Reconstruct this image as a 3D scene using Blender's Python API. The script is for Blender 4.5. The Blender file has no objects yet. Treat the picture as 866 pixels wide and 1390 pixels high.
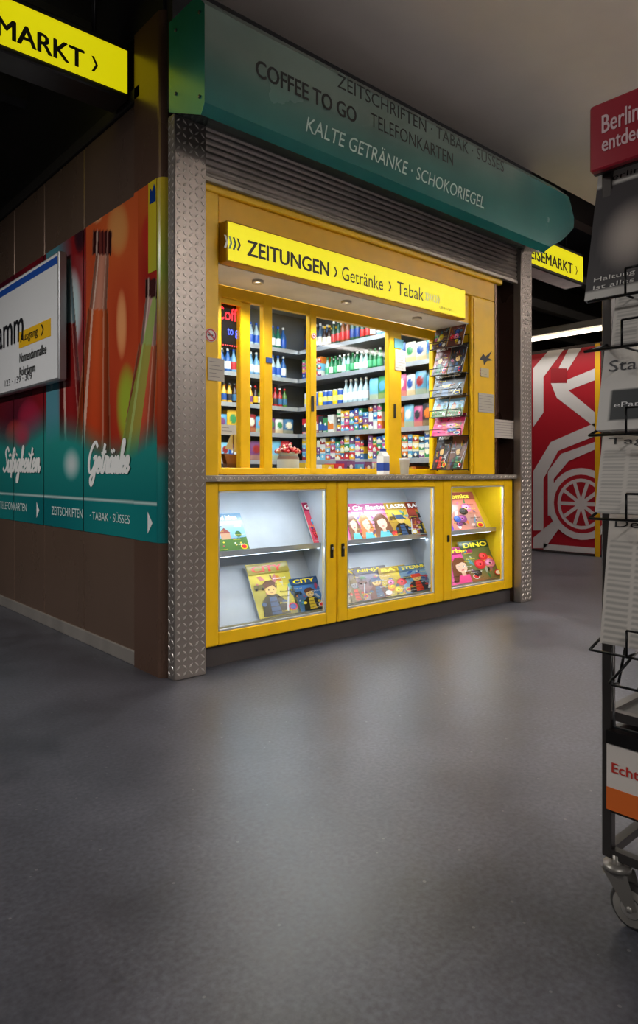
import bpy, math, random
from mathutils import Vector
random.seed(7)
scene=bpy.context.scene
try: scene.view_settings.view_transform='Standard'
except Exception: pass
# ---------------------------------------------------------------- survey (camera pose / plane measurements)
FPX=930.0; CX,CY,CZ=-1.670,-2.927,1.0
def ray(px):
    a=(px-433)/FPX
    return .7477*a+.664,.7477-.664*a
def FX(px,y):
    dx,dy=ray(px); return CX+(y-CY)/dy*dx
def FZ(px,py,y):
    dx,dy=ray(px); return CZ+(643-py)*((y-CY)/dy)/FPX
def SY(px,x):
    dx,dy=ray(px); return CY+(x-CX)/dx*dy
def SZ(px,py,x):
    dx,dy=ray(px); return CZ+(643-py)*((x-CX)/dx)/FPX
# ---------------------------------------------------------------- materials
def s2l(v):
    v=max(0,min(255,v))/255.
    return v/12.92 if v<=.04045 else ((v+.055)/1.055)**2.4
def lin(c): return (s2l(c[0]),s2l(c[1]),s2l(c[2]),1.0)
def attrmat(name,rough=.5,metal=0,emis=0,noise=0,nscale=20,bump=0,spec=.5,stretch=(1,1,1)):
    m=bpy.data.materials.new(name); m.use_nodes=True
    nt=m.node_tree; b=nt.nodes['Principled BSDF']
    at=nt.nodes.new('ShaderNodeAttribute'); at.attribute_name='Col'
    src=at.outputs['Color']
    b.inputs['Roughness'].default_value=rough; b.inputs['Metallic'].default_value=metal
    b.inputs['Specular IOR Level'].default_value=spec
    if noise or bump:
        tc=nt.nodes.new('ShaderNodeTexCoord'); mp=nt.nodes.new('ShaderNodeMapping')
        mp.inputs['Scale'].default_value=stretch
        nt.links.new(tc.outputs['Object'],mp.inputs['Vector'])
        nz=nt.nodes.new('ShaderNodeTexNoise'); nz.inputs['Scale'].default_value=nscale; nz.inputs['Detail'].default_value=6
        nt.links.new(mp.outputs['Vector'],nz.inputs['Vector'])
        if noise:
            mr=nt.nodes.new('ShaderNodeMapRange'); mr.inputs[1].default_value=.3; mr.inputs[2].default_value=.7
            mr.inputs[3].default_value=1-noise; mr.inputs[4].default_value=1+noise
            nt.links.new(nz.outputs['Fac'],mr.inputs[0])
            mx=nt.nodes.new('ShaderNodeVectorMath'); mx.operation='SCALE'
            nt.links.new(src,mx.inputs[0]); nt.links.new(mr.outputs[0],mx.inputs['Scale'])
            src=mx.outputs[0]
            mr2=nt.nodes.new('ShaderNodeMapRange'); mr2.inputs[3].default_value=max(0,rough-.1); mr2.inputs[4].default_value=min(1,rough+.12)
            nt.links.new(nz.outputs['Fac'],mr2.inputs[0]); nt.links.new(mr2.outputs[0],b.inputs['Roughness'])
        if bump:
            bp=nt.nodes.new('ShaderNodeBump'); bp.inputs['Strength'].default_value=bump; bp.inputs['Distance'].default_value=.01
            nt.links.new(nz.outputs['Fac'],bp.inputs['Height']); nt.links.new(bp.outputs[0],b.inputs['Normal'])
    nt.links.new(src,b.inputs['Base Color'])
    if emis:
        nt.links.new(src,b.inputs['Emission Color']); b.inputs['Emission Strength'].default_value=emis
    return m
M={}
M['paint']=attrmat('painted_metal',.36,0,noise=.05,nscale=9)
M['matte']=attrmat('matte',.8,0,noise=.12,nscale=4)
M['print']=attrmat('printed_paper',.45,0)
M['gloss']=attrmat('glossy_print',.22,0,spec=.5)
M['metal']=attrmat('brushed_metal',.34,.6,noise=.12,nscale=6,stretch=(1,1,.15))
M['brown']=attrmat('brown_anodised',.28,.4,noise=.05,nscale=2,stretch=(1,1,.5))
M['hood']=attrmat('hood_paint',.22,.15,noise=.14,nscale=2)
M['plastic']=attrmat('plastic',.3,0)
M['emit']=attrmat('lit_panel',.4,0,emis=.72)
M['lamp']=attrmat('lamp_tube',.4,0,emis=4)
M['neon']=attrmat('led_text',.4,0,emis=3)
M['ceil']=attrmat('ceiling_plaster',.7,0,noise=.06,nscale=2)
g=bpy.data.materials.new('window_glass'); g.use_nodes=True; nt=g.node_tree; nt.nodes.clear()
o=nt.nodes.new('ShaderNodeOutputMaterial'); t=nt.nodes.new('ShaderNodeBsdfTransparent'); t.inputs[0].default_value=(.93,.96,.97,1)
gl=nt.nodes.new('ShaderNodeBsdfGlossy'); gl.inputs['Roughness'].default_value=.04
mx=nt.nodes.new('ShaderNodeMixShader'); mx.inputs[0].default_value=.035
nt.links.new(t.outputs[0],mx.inputs[1]); nt.links.new(gl.outputs[0],mx.inputs[2]); nt.links.new(mx.outputs[0],o.inputs[0]); M['glass']=g
# floor
f=bpy.data.materials.new('floor_asphalt_coating'); f.use_nodes=True; nt=f.node_tree; b=nt.nodes['Principled BSDF']
tc=nt.nodes.new('ShaderNodeTexCoord')
n1=nt.nodes.new('ShaderNodeTexNoise'); n1.inputs['Scale'].default_value=1.6; n1.inputs['Detail'].default_value=10; n1.inputs['Roughness'].default_value=.7
n2=nt.nodes.new('ShaderNodeTexNoise'); n2.inputs['Scale'].default_value=70; n2.inputs['Detail'].default_value=4
for n in (n1,n2): nt.links.new(tc.outputs['Object'],n.inputs['Vector'])
cr=nt.nodes.new('ShaderNodeValToRGB'); cr.color_ramp.elements[0].position=.32; cr.color_ramp.elements[0].color=lin((57,58,64)); cr.color_ramp.elements[1].position=.68; cr.color_ramp.elements[1].color=lin((88,89,97))
nt.links.new(n1.outputs['Fac'],cr.inputs[0])
mr=nt.nodes.new('ShaderNodeMapRange'); mr.inputs[1].default_value=.3; mr.inputs[2].default_value=.7; mr.inputs[3].default_value=.72; mr.inputs[4].default_value=1.28
nt.links.new(n2.outputs['Fac'],mr.inputs[0])
vm=nt.nodes.new('ShaderNodeVectorMath'); vm.operation='SCALE'; nt.links.new(cr.outputs[0],vm.inputs[0]); nt.links.new(mr.outputs[0],vm.inputs['Scale'])
vo=nt.nodes.new('ShaderNodeTexVoronoi'); vo.inputs['Scale'].default_value=14; nt.links.new(tc.outputs['Object'],vo.inputs['Vector'])
lt=nt.nodes.new('ShaderNodeMath'); lt.operation='LESS_THAN'; lt.inputs[1].default_value=.06; nt.links.new(vo.outputs['Distance'],lt.inputs[0])
mi=nt.nodes.new('ShaderNodeMix'); mi.data_type='RGBA'; nt.links.new(lt.outputs[0],mi.inputs[0]); nt.links.new(vm.outputs[0],mi.inputs[6]); mi.inputs[7].default_value=lin((106,106,108))
nt.links.new(mi.outputs[2],b.inputs['Base Color'])
r=nt.nodes.new('ShaderNodeMapRange'); r.inputs[3].default_value=.22; r.inputs[4].default_value=.5; nt.links.new(n1.outputs['Fac'],r.inputs[0]); nt.links.new(r.outputs[0],b.inputs['Roughness'])
bp=nt.nodes.new('ShaderNodeBump'); bp.inputs['Strength'].default_value=.10; bp.inputs['Distance'].default_value=.002; nt.links.new(n2.outputs['Fac'],bp.inputs['Height']); nt.links.new(bp.outputs[0],b.inputs['Normal'])
M['floor']=f
# ---------------------------------------------------------------- text cache
_tc={}
def textgeo(s,bold,shear):
    k=(s,bold,shear)
    if k in _tc: return _tc[k]
    cu=bpy.data.curves.new('t','FONT'); cu.body=s; cu.offset=bold; cu.shear=shear; cu.resolution_u=3; cu.fill_mode='FRONT'
    ob=bpy.data.objects.new('t',cu); scene.collection.objects.link(ob)
    bpy.context.view_layer.update()
    dg=bpy.context.evaluated_depsgraph_get(); ev=ob.evaluated_get(dg); me=ev.to_mesh()
    vs=[(v.co.x,v.co.y) for v in me.vertices]; fs=[tuple(p.vertices) for p in me.polygons]
    ev.to_mesh_clear(); bpy.data.objects.remove(ob); bpy.data.curves.remove(cu)
    _tc[k]=(vs,fs); return _tc[k]
SCR={'G':([[(1.5,1.75),(1.0,2.1),(.4,1.7),(.05,.9),(.3,.1),(.9,.05),(1.35,.6),(1.45,1.1),(.95,.95)],[(1.45,1.1),(1.4,-.3),(1.0,-.9),(.7,-.5),(1.2,0),(1.8,.35)]],1.75),
'e':([[(0,.35),(.45,.5),(.55,.85),(.3,1),(.08,.6),(.15,.1),(.45,0),(.8,.35)]],.75),
't':([[(0,.35),(.3,1.0),(.45,1.9),(.3,.8),(.3,.1),(.55,0),(.8,.3)],[(0,1.3),(.8,1.4)]],.75),
'r':([[(0,.35),(.2,1.05),(.3,.9),(.6,.95),(.5,.3),(.65,0),(.9,.35)]],.85),
'ä':([[(.7,.85),(.4,1),(.08,.6),(.15,.05),(.5,.2),(.72,.95),(.68,.15),(.85,0),(1.05,.35)],[(.3,1.35),(.34,1.45)],[(.65,1.4),(.69,1.5)]],1.0),
'n':([[(0,.35),(.2,1),(.2,0),(.35,.7),(.6,1),(.7,.7),(.68,.1),(.85,0),(1.05,.35)]],1.0),
'k':([[(0,.35),(.45,1.7),(.35,2.1),(.2,1.7),(.2,0),(.3,.6),(.65,1),(.6,.6),(.35,.5),(.7,0),(1.0,.35)]],.95),
'S':([[(1.2,1.8),(.8,2.1),(.4,1.7),(.8,1.1),(1.0,.5),(.5,0),(0,.3)]],1.2),
'ü':([[(0,.35),(.15,1),(.15,.2),(.4,0),(.65,.4),(.7,1),(.7,.15),(.85,0),(1.05,.35)],[(.25,1.35),(.29,1.45)],[(.6,1.4),(.64,1.5)]],1.0),
'ß':([[(0,.35),(.2,1.6),(.5,2),(.7,1.6),(.4,1.15),(.75,.7),(.6,.05),(.3,.1)],[(.2,1.6),(.15,-.5)]],.9),
'i':([[(0,.35),(.2,1),(.2,.15),(.35,0),(.55,.35)],[(.27,1.4),(.3,1.5)]],.5),
'g':([[(.7,.85),(.4,1),(.08,.6),(.2,.05),(.6,.3),(.72,1),(.65,-.6),(.35,-.9),(.3,-.5),(.7,0),(1.0,.35)]],.95)}
# ---------------------------------------------------------------- mesh builder
class MB:
    def __init__(s): s.v=[];s.f=[];s.c=[];s.m=[];s.sm=[];s.mats=[]
    def mi(s,m):
        if m not in s.mats: s.mats.append(m)
        return s.mats.index(m)
    def face(s,pts,col,mat='paint',smooth=False):
        i=len(s.v); s.v+= [tuple(p) for p in pts]; s.f.append(tuple(range(i,i+len(pts))))
        if isinstance(col[0],(tuple,list)): s.c+=[lin(c) for c in col]
        else: s.c+=[lin(col)]*len(pts)
        s.m.append(s.mi(mat)); s.sm.append(smooth)
    def obox(s,O,A,B,C,col,mat='paint'):
        O,A,B,C=map(Vector,(O,A,B,C)); P=[O,O+A,O+A+B,O+B,O+C,O+A+C,O+A+B+C,O+B+C]
        for q in ((3,2,1,0),(4,5,6,7),(0,1,5,4),(1,2,6,5),(2,3,7,6),(3,0,4,7)): s.face([P[i] for i in q],col,mat)
    def box(s,x0,x1,y0,y1,z0,z1,col,mat='paint'):
        s.obox((x0,y0,z0),(x1-x0,0,0),(0,y1-y0,0),(0,0,z1-z0),col,mat)
    def bbox(s,x0,x1,y0,y1,z0,z1,col,mat='paint',b=.006):
        prof=[(x0+b,y0),(x1-b,y0),(x1,y0+b),(x1,y1-b),(x1-b,y1),(x0+b,y1),(x0,y1-b),(x0,y0+b)]
        def ins(p,d):
            cx,cy=(x0+x1)/2,(y0+y1)/2
            return (p[0]+(d if p[0]<cx else -d),p[1]+(d if p[1]<cy else -d))
        rings=[[(*ins(p,b*.7),z0) for p in prof],[(*p,z0+b) for p in prof],[(*p,z1-b) for p in prof],[(*ins(p,b*.7),z1) for p in prof]]
        for a in range(3):
            for i in range(8):
                j=(i+1)%8; s.face([rings[a][i],rings[a][j],rings[a+1][j],rings[a+1][i]],col,mat)
        s.face(rings[0][::-1],col,mat); s.face(rings[3],col,mat)
    def lathe(s,O,prof,n,cols,mat='plastic',ax=None):
        O=Vector(O); i0=len(s.v)
        if ax is None: A,B,C=Vector((1,0,0)),Vector((0,1,0)),Vector((0,0,1))
        else:
            C=Vector(ax).normalized(); A=C.orthogonal().normalized(); B=C.cross(A)
        for r,z in prof:
            for k in range(n):
                t=2*math.pi*k/n; s.v.append(tuple(O+A*(r*math.cos(t))+B*(r*math.sin(t))+C*z))
        for a in range(len(prof)-1):
            col=cols[a] if isinstance(cols[0],(tuple,list)) else cols
            for k in range(n):
                j=(k+1)%n; s.f.append((i0+a*n+k,i0+a*n+j,i0+(a+1)*n+j,i0+(a+1)*n+k)); s.c+=[lin(col)]*4; s.m.append(s.mi(mat)); s.sm.append(True)
    def cyl(s,p0,p1,r,n=10,col=(50,50,50),mat='plastic'):
        p0=Vector(p0);p1=Vector(p1);L=(p1-p0).length
        s.lathe(p0,[(0,0),(r,0),(r,L),(0,L)],n,col,mat,ax=p1-p0)
    def tube(s,pts,r,col,mat='plastic',n=6):
        for a,b in zip(pts,pts[1:]): s.cyl(a,b,r,n,col,mat)
    def grid(s,O,U,V,w,h,nx,ny,fn,mat='print',N=None,hf=None):
        O=Vector(O);U=Vector(U);V=Vector(V)
        cc=[[lin(fn(i/nx,j/ny)) for i in range(nx+1)] for j in range(ny+1)]
        i0=len(s.v)
        for j in range(ny+1):
            for i in range(nx+1):
                p=O+U*(w*i/nx)+V*(h*j/ny)
                if hf: p=p+Vector(N)*hf(i/nx,j/ny)
                s.v.append(tuple(p))
        k=s.mi(mat)
        for j in range(ny):
            for i in range(nx):
                a=i0+j*(nx+1)+i; s.f.append((a,a+1,a+nx+2,a+nx+1)); s.c+=[cc[j][i],cc[j][i+1],cc[j+1][i+1],cc[j+1][i]]; s.m.append(k); s.sm.append(bool(hf))
    def text(s,st,O,U,V,w,h,col,mat='print',bold=0,shear=0):
        # bold weight = a few slightly shifted printing passes
        vs,fs=textgeo(st,0,shear)
        if not vs: return
        x0=min(v[0] for v in vs);x1=max(v[0] for v in vs);y0=min(v[1] for v in vs);y1=max(v[1] for v in vs)
        O=Vector(O);U=Vector(U);V=Vector(V); Nn=U.cross(V).normalized(); c=lin(col);k=s.mi(mat)
        b=max(0,bold)*1.1
        sx=w/(x1-x0+2*b); sy=h/(y1-y0+b)
        passes=[(0,0)] if b==0 else [(-b,0),(b,0),(0,b*.5),(0,-b*.5),(-b*.5,b*.3),(b*.5,-b*.3)]
        for q,(ox,oy) in enumerate(passes):
            i0=len(s.v)
            for v in vs: s.v.append(tuple(O+U*((v[0]-x0+b+ox)*sx)+V*((v[1]-y0+b*.5+oy)*sy)+Nn*(q*.00008)))
            for p in fs: s.f.append(tuple(i0+i for i in p)); s.c+=[c]*len(p); s.m.append(k); s.sm.append(False)
    def script(s,st,O,U,V,w,xh,col,th=.15,shear=.25):
        # brush handwriting: Catmull-Rom strokes turned into ribbons
        tot=sum(SCR[c][1] for c in st); O=Vector(O);U=Vector(U);V=Vector(V); k=w/tot; x=0; Nn=U.cross(V).normalized(); cnt=0
        P=lambda a:O+U*((a[0])*k+a[1]*shear*xh)+V*(a[1]*xh)
        for ch in st:
            for stroke in SCR[ch][0]:
                p=[(a+x,b) for a,b in stroke]; p=[p[0]]+p+[p[-1]]; out=[]
                for i in range(1,len(p)-2):
                    for q in range(6):
                        t=q/6; a,b,c,d=p[i-1],p[i],p[i+1],p[i+2]
                        out.append(tuple(.5*((2*b[e])+(-a[e]+c[e])*t+(2*a[e]-5*b[e]+4*c[e]-d[e])*t*t+(-a[e]+3*b[e]-3*c[e]+d[e])*t**3) for e in (0,1)))
                out.append(p[-1])
                for a,b in zip(out,out[1:]):
                    A,B=P(a),P(b); D=B-A
                    if D.length<1e-6: continue
                    cnt+=1; z=Nn*(cnt*.00001)
                    D.normalize(); W=(U*(-D.dot(V))+V*D.dot(U))*(th*xh*(.35+.35*abs(D.dot(V)))); e=D*(th*xh*.2)
                    s.face([A-W-e+z,B-W+e+z,B+W+e+z,A+W-e+z],col,'print')
            x+=SCR[ch][1]
    def chev(s,O,U,V,w,h,t,col,mat='print'):
        O=Vector(O);U=Vector(U);V=Vector(V)
        s.face([O,O+U*t,O+U*w+V*(h/2),O+U*(w-t)+V*(h/2)],col,mat)
        s.face([O+V*h,O+U*(w-t)+V*(h/2),O+U*w+V*(h/2),O+U*t+V*h],col,mat)
    def disc(s,O,U,V,r,col,mat='print',n=20,rx=None,r0=0):
        O=Vector(O);U=Vector(U);V=Vector(V); rx=rx or r
        P=[(math.cos(2*math.pi*k/n),math.sin(2*math.pi*k/n)) for k in range(n)]
        if not r0: s.face([O+U*(rx*a)+V*(r*b) for a,b in P],col,mat)
        else:
            for k in range(n):
                a,b=P[k];c,d=P[(k+1)%n]
                s.face([O+U*(r*a)+V*(r*b),O+U*(r*c)+V*(r*d),O+U*(r0*c)+V*(r0*d),O+U*(r0*a)+V*(r0*b)],col,mat)
    def build(s,name,parent=None):
        me=bpy.data.meshes.new(name); me.from_pydata(s.v,[],s.f)
        ca=me.color_attributes.new('Col','FLOAT_COLOR','CORNER')
        flat=[x for c in s.c for x in c]; ca.data.foreach_set('color',flat)
        for m in s.mats: me.materials.append(M[m])
        me.polygons.foreach_set('material_index',s.m); me.polygons.foreach_set('use_smooth',s.sm)
        me.update()
        ob=bpy.data.objects.new(name,me); scene.collection.objects.link(ob)
        if parent: ob.parent=parent
        return ob
def empty(name):
    e=bpy.data.objects.new(name,None); scene.collection.objects.link(e); return e
def area(name,loc,rot,sx,sy,power,col=(1,1,1),parent=None):
    l=bpy.data.lights.new(name,'AREA'); l.shape='RECTANGLE'; l.size=sx; l.size_y=sy; l.energy=power; l.color=col
    ob=bpy.data.objects.new(name,l); ob.location=loc; ob.rotation_euler=rot; scene.collection.objects.link(ob)
    if parent: ob.parent=parent
    return ob
FU,FV=(1,0,0),(0,0,1)      # frame of surfaces facing the hall
SU,SV=(0,-1,0),(0,0,1)     # frame of surfaces facing the side passage
YEL=(250,200,0); DYEL=(240,186,0); BRN=(120,98,84)
def blend(a,b,t):
    t=max(0,min(1,t)); return tuple(a[i]*(1-t)+b[i]*t for i in range(3))
# ---------------------------------------------------------------- room shell
m=MB(); m.box(-8,14,-9,9,-.1,0,(80,80,90),'floor'); m.build('floor')
m=MB(); m.box(.05,14,-9,.02,3.4,3.6,(220,208,200),'ceil'); m.box(.05,3.2,.02,.6,3.4,3.6,(220,208,200),'ceil'); m.build('ceiling')
m=MB(); m.box(-8,14,-9,9,3.95,4.05,(44,44,48),'matte')
for k in range(7):
    m.box(3.3,14,.5+k*1.1,.62+k*1.1,3.55,3.95,(96,90,84),'matte')
    m.box(-8,0,.9+k*1.1,1.02+k*1.1,3.6,3.95,(40,40,48),'matte')
m.build('ceiling_upper')
m=MB(); m.box(-8,14,8.9,9,0,3.95,(70,68,68),'matte'); m.build('wall_back')
m=MB(); m.box(-8,14,-9,-8.9,0,3.95,(150,142,136),'matte'); m.build('wall_front')
m=MB(); m.box(-8,-7.9,-8.9,8.9,0,3.95,(135,126,120),'matte'); m.build('wall_left')
m=MB(); m.box(13.9,14,-8.9,8.9,0,3.95,(60,56,55),'matte'); m.build('wall_right')
# ---------------------------------------------------------------- kiosk
K=empty('newspaper_kiosk')
m=MB()
ys=[SY(187,0),SY(117,0),SY(63,0),SY(22,0)]; step=.55
while ys[-1]<5.6: ys.append(ys[-1]+step)
for a,b_ in zip(ys,ys[1:]): m.bbox(-.012,.04,a+.003,b_-.003,.07,2.93,BRN,'brown',.005)
m.box(0,.04,.35,ys[-1],.02,2.93,(20,15,12),'matte')
m.bbox(-.03,.05,.3,ys[-1],2.93,3.0,(30,26,24),'matte')
m.box(.0,.3,.3,ys[-1],3.0,3.95,(26,25,28),'matte')
m.build('side_cladding',K)
m=MB(); m.bbox(-.022,.0,.10,ys[-1],0.0,.075,(190,183,175),'metal',.004); m.build('kick_strip',K)
m=MB()
cp=[]; y0,y1,x0,x1,r_=.07,.372,-.03,.16,.045
for k in range(7):
    a=math.pi+ (math.pi/2)*k/6; cp.append((x0+r_+r_*math.cos(a),y0+r_+r_*math.sin(a)))
cp+= [(x1,y0),(x1,y1)]
cp+= [(x0+.012,y1),(x0,y1-.012)]
i=len(cp)
for k in range(i):
    a=cp[k];b_=cp[(k+1)%i]
    m.face([(a[0],a[1],0.0),(b_[0],b_[1],0.0),(b_[0],b_[1],3.27),(a[0],a[1],3.27)],(112,86,72),'brown',False)
m.face([(a[0],a[1],3.27) for a in cp],(40,30,25),'matte')
m.box(-.02,.2,.08,.5,3.27,3.4,(24,22,22),'matte')
m.build('corner_column',K)
def lozenges(m,O,U,V,N,w,h,p,col):
    O=Vector(O);U=Vector(U);V=Vector(V);N=Vector(N)
    nx=int(w/p);ny=max(1,int(h/p)); ox=(w-nx*p)/2
    for j in range(ny):
        for i in range(nx):
            c=O+U*(ox+p*(i+.5))+V*(p*(j+.5)); s=1 if (i+j)%2 else -1
            d=(U+V*s).normalized(); e=(U*s*-1+V).normalized()
            a,b=d*(p*.48),e*(p*.17); top=c+N*.003
            q=[c-a,c+b,c+a,c-b]; tq=[top-a*.5,top+b*.4,top+a*.5,top-b*.4]
            for k in range(4): m.face([q[k],q[(k+1)%4],tq[(k+1)%4],tq[k]],col,'metal')
            m.face(tq,col,'metal')
STL=(146,138,132); STH=(222,216,210)
m=MB()
m.bbox(0,.178,0,.066,0,2.74,STL,'metal',.004); lozenges(m,(0,-.0005,.01),FU,FV,(0,-1,0),.178,2.72,.034,STH)
lozenges(m,(-.0005,.066,.01),SU,SV,(-1,0,0),.066,2.72,.032,STH)
m.build('checker_plate_post_near',K)
m=MB()
m.bbox(3.02,3.177,0,.066,0,2.76,STL,'metal',.004); lozenges(m,(3.02,-.0005,.01),FU,FV,(0,-1,0),.157,2.72,.034,STH)
m.build('checker_plate_post_far',K)
m=MB()
m.bbox(.18,.292,.06,.12,.97,2.5,YEL,'paint',.006)
m.bbox(.292,2.776,.07,.40,2.30,2.5,DYEL,'paint',.006)
m.bbox(.18,2.85,.05,.09,2.44,2.5,YEL,'paint',.006)
m.box(.292,2.479,.09,.40,2.10,2.30,DYEL)
m.bbox(2.479,2.776,.07,.44,.995,2.30,YEL,'paint',.006)
m.box(2.50,2.515,.064,.071,1.0,2.28,DYEL)
m.build('yellow_front_frame',K)
m=MB(); m.box(.30,2.47,.09,.40,2.092,2.10,(235,232,222),'matte'); m.build('soffit_panel',K)
m=MB()
m.box(2.776,3.02,.20,.30,.97,2.75,(84,62,48),'brown'); m.box(2.776,2.80,.07,.2,.97,2.5,(96,70,54),'brown')
m.box(3.02,3.16,.066,2.6,0,3.4,(70,54,46),'brown')
m.box(0.0,3.2,.02,.18,2.78,3.4,(30,28,30),'matte')
m.build('kiosk_body',K)
m=MB()
m.box(.05,3.02,2.55,2.6,0,2.75,(120,126,134),'matte'); m.box(.05,3.02,.44,2.55,2.62,2.66,(170,172,172),'matte')
m.box(.05,.08,.44,2.55,0,2.62,(90,94,98),'matte')
m.box(.08,3.02,.44,2.55,0,.02,(80,80,82),'matte')
m.build('interior_lining',K)
m=MB(); z=2.50; h=.034
while z<2.78:
    for k in range(4):
        a0=math.pi*k/4;a1=math.pi*(k+1)/4
        m.face([(.178,.045-.012*math.sin(a0),z+h*k/4),(3.02,.045-.012*math.sin(a0),z+h*k/4),(3.02,.045-.012*math.sin(a1),z+h*(k+1)/4),(.178,.045-.012*math.sin(a1),z+h*(k+1)/4)],(180,172,164),'metal',False)
    z+=h
m.bbox(.178,3.02,.025,.055,2.475,2.502,(150,145,138),'metal',.004)
m.build('roller_shutter_curtain',K)
# windows
WY=.40
m=MB(); W=lambda px:FX(px,WY)
zt,zb=2.092,1.0
def stile(a,b,z0=zb,z1=zt,dy=0): m.bbox(W(a),W(b),WY+dy,WY+dy+.045,z0,z1,YEL,'paint',.005)
m.bbox(.20,W(592),WY+.002,WY+.04,2.02,zt,YEL,'paint',.004); m.bbox(.20,W(592),WY+.002,WY+.04,.995,1.035,YEL,'paint',.004)
stile(289,301); stile(329,343,zb,2.02,.02); stile(358,370); stile(421,430); stile(528,545); stile(588,592)
m.box(W(301),W(329),WY+.01,WY+.03,1.99,2.02,YEL)
m.build('window_frames',K)
m=MB(); m.face([(W(295),WY+.022,1.03),(W(592),WY+.022,1.03),(W(592),WY+.022,2.03),(W(295),WY+.022,2.03)],(255,255,255),'glass'); m.build('window_1',K)
m=MB()
m.bbox(W(422),W(422)+.02,WY-.012,WY,1.4,1.50,(60,58,52),'plastic',.003)
m.bbox(W(534),W(534)+.02,WY-.012,WY,1.4,1.50,(60,58,52),'plastic',.003)
m.build('window_handles',K)
m=MB(); m.bbox(.18,3.02,.035,.40,.960,.992,(180,172,162),'metal',.003); lozenges(m,(.18,.0345,.962),FU,FV,(0,-1,0),2.84,.03,.028,(232,226,215)); 
m.box(.1,2.55,.44,.80,.955,.985,(150,150,148),'matte')
m.build('counter',K)
# ---------------------------------------------------------------- base cabinet
CY0=.07
cx=lambda px:FX(px,CY0)
m=MB()
doors=[(.182,cx(458)-.004,cx(297),cx(443)),(cx(458)+.004,cx(602)-.003,cx(472),cx(590)),(cx(602)+.003,3.015,cx(613),cx(684.5))]
for x0,x1,g0,g1 in doors:
    m.bbox(x0,g0,CY0,CY0+.04,.11,.958,YEL,'paint',.006); m.bbox(g1,x1,CY0,CY0+.04,.11,.958,YEL,'paint',.006)
    m.bbox(g0-.004,g1+.004,CY0+.001,CY0+.04,.11,.18,YEL,'paint',.006); m.bbox(g0-.004,g1+.004,CY0+.001,CY0+.04,.908,.958,YEL,'paint',.006)
    for a in ((g0,g0+.008,.18,.908),(g1-.008,g1,.18,.908),(g0,g1,.18,.188),(g0,g1,.90,.908)):
        m.box(a[0],a[1],CY0+.004,CY0+.02,a[2],a[3],(225,228,225),'metal')
m.build('cabinet_doors',K)
m=MB()
for x0,x1,g0,g1 in doors: m.face([(g0,CY0+.015,.18),(g1,CY0+.015,.18),(g1,CY0+.015,.908),(g0,CY0+.015,.908)],(255,255,255),'glass')
m.build('cabinet_glass',K)
m=MB()
for px in (450,465): 
    x=cx(px); m.bbox(x-.012,x+.012,CY0-.008,CY0,.50,.58,(60,58,52),'metal',.003); m.cyl((x,CY0-.016,.555),(x,CY0,.555),.008,10,(170,165,150),'metal')
x=cx(608); m.bbox(x-.012,x+.012,CY0-.008,CY0,.52,.57,(60,58,52),'metal',.003)
m.build('door_locks',K)
m=MB(); m.box(.18,3.02,.10,.16,0,.11,(60,56,56),'matte'); m.build('plinth',K)
WHT=(178,186,196); CYL=(214,184,20)
m=MB()
xd=[cx(458),cx(602)]
m.box(.19,3.01,.50,.53,.1,.94,WHT,'matte'); m.box(.19,3.01,.11,.53,.11,.135,WHT,'matte'); m.box(.19,3.01,.13,.50,.935,.955,(190,194,198),'matte')
m.box(.19,.20,.11,.5,.13,.94,WHT,'matte')
m.box(xd[0]-.005,xd[0]+.005,.12,.5,.13,.935,WHT,'matte'); m.box(xd[1]-.006,xd[1]+.006,.12,.5,.13,.935,WHT,'matte'); m.box(3.0,3.012,.12,.5,.13,.935,CYL,'paint')
for a,b_,c in ((.205,xd[0]-.006,WHT),(xd[0]+.006,xd[1]-.007,WHT),(xd[1]+.007,2.998,CYL)):
    m.obox((a,.24,.555),(b_-a,0,0),(0,.22,.36),(0,.006,-.004),c,'matte')
    m.box(a,b_,.215,.245,.545,.557,(190,195,200),'metal'); m.box(a,b_,.212,.217,.545,.577,(190,195,200),'metal')
    m.obox((a,.20,.175),(b_-a,0,0),(0,.20,.36),(0,.006,-.004),c,'matte')
    m.box(a,b_,.165,.205,.168,.178,(190,195,200),'metal')
m.build('display_shelves',K)
m=MB()
for a,b_ in ((.25,1.05),(1.12,2.0),(2.1,2.95)):
    m.box(a,b_,.125,.15,.920,.934,(225,238,255),'lamp'); m.box(a,b_,.226,.236,.541,.545,(225,238,255),'lamp')  # upper strip lights the case; lower strip added to brighten the bottom shelf
m.build('display_led_strips',K)
for i,(a,b_,p) in enumerate(((.25,1.02,3.1),(1.14,2.0,3.1),(2.14,2.92,3.0))):
    area('display_light_%d'%i,((a+b_)/2,.14,.912),(math.radians(8),0,0),b_-a,.03,p,(.88,.95,1),K)
    area('display_light_low_%d'%i,((a+b_)/2,.215,.535),(math.radians(-22),0,0),b_-a,.02,p*.42,(.88,.95,1),K)  # added fill under the middle shelf, brightens the lower magazines
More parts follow.
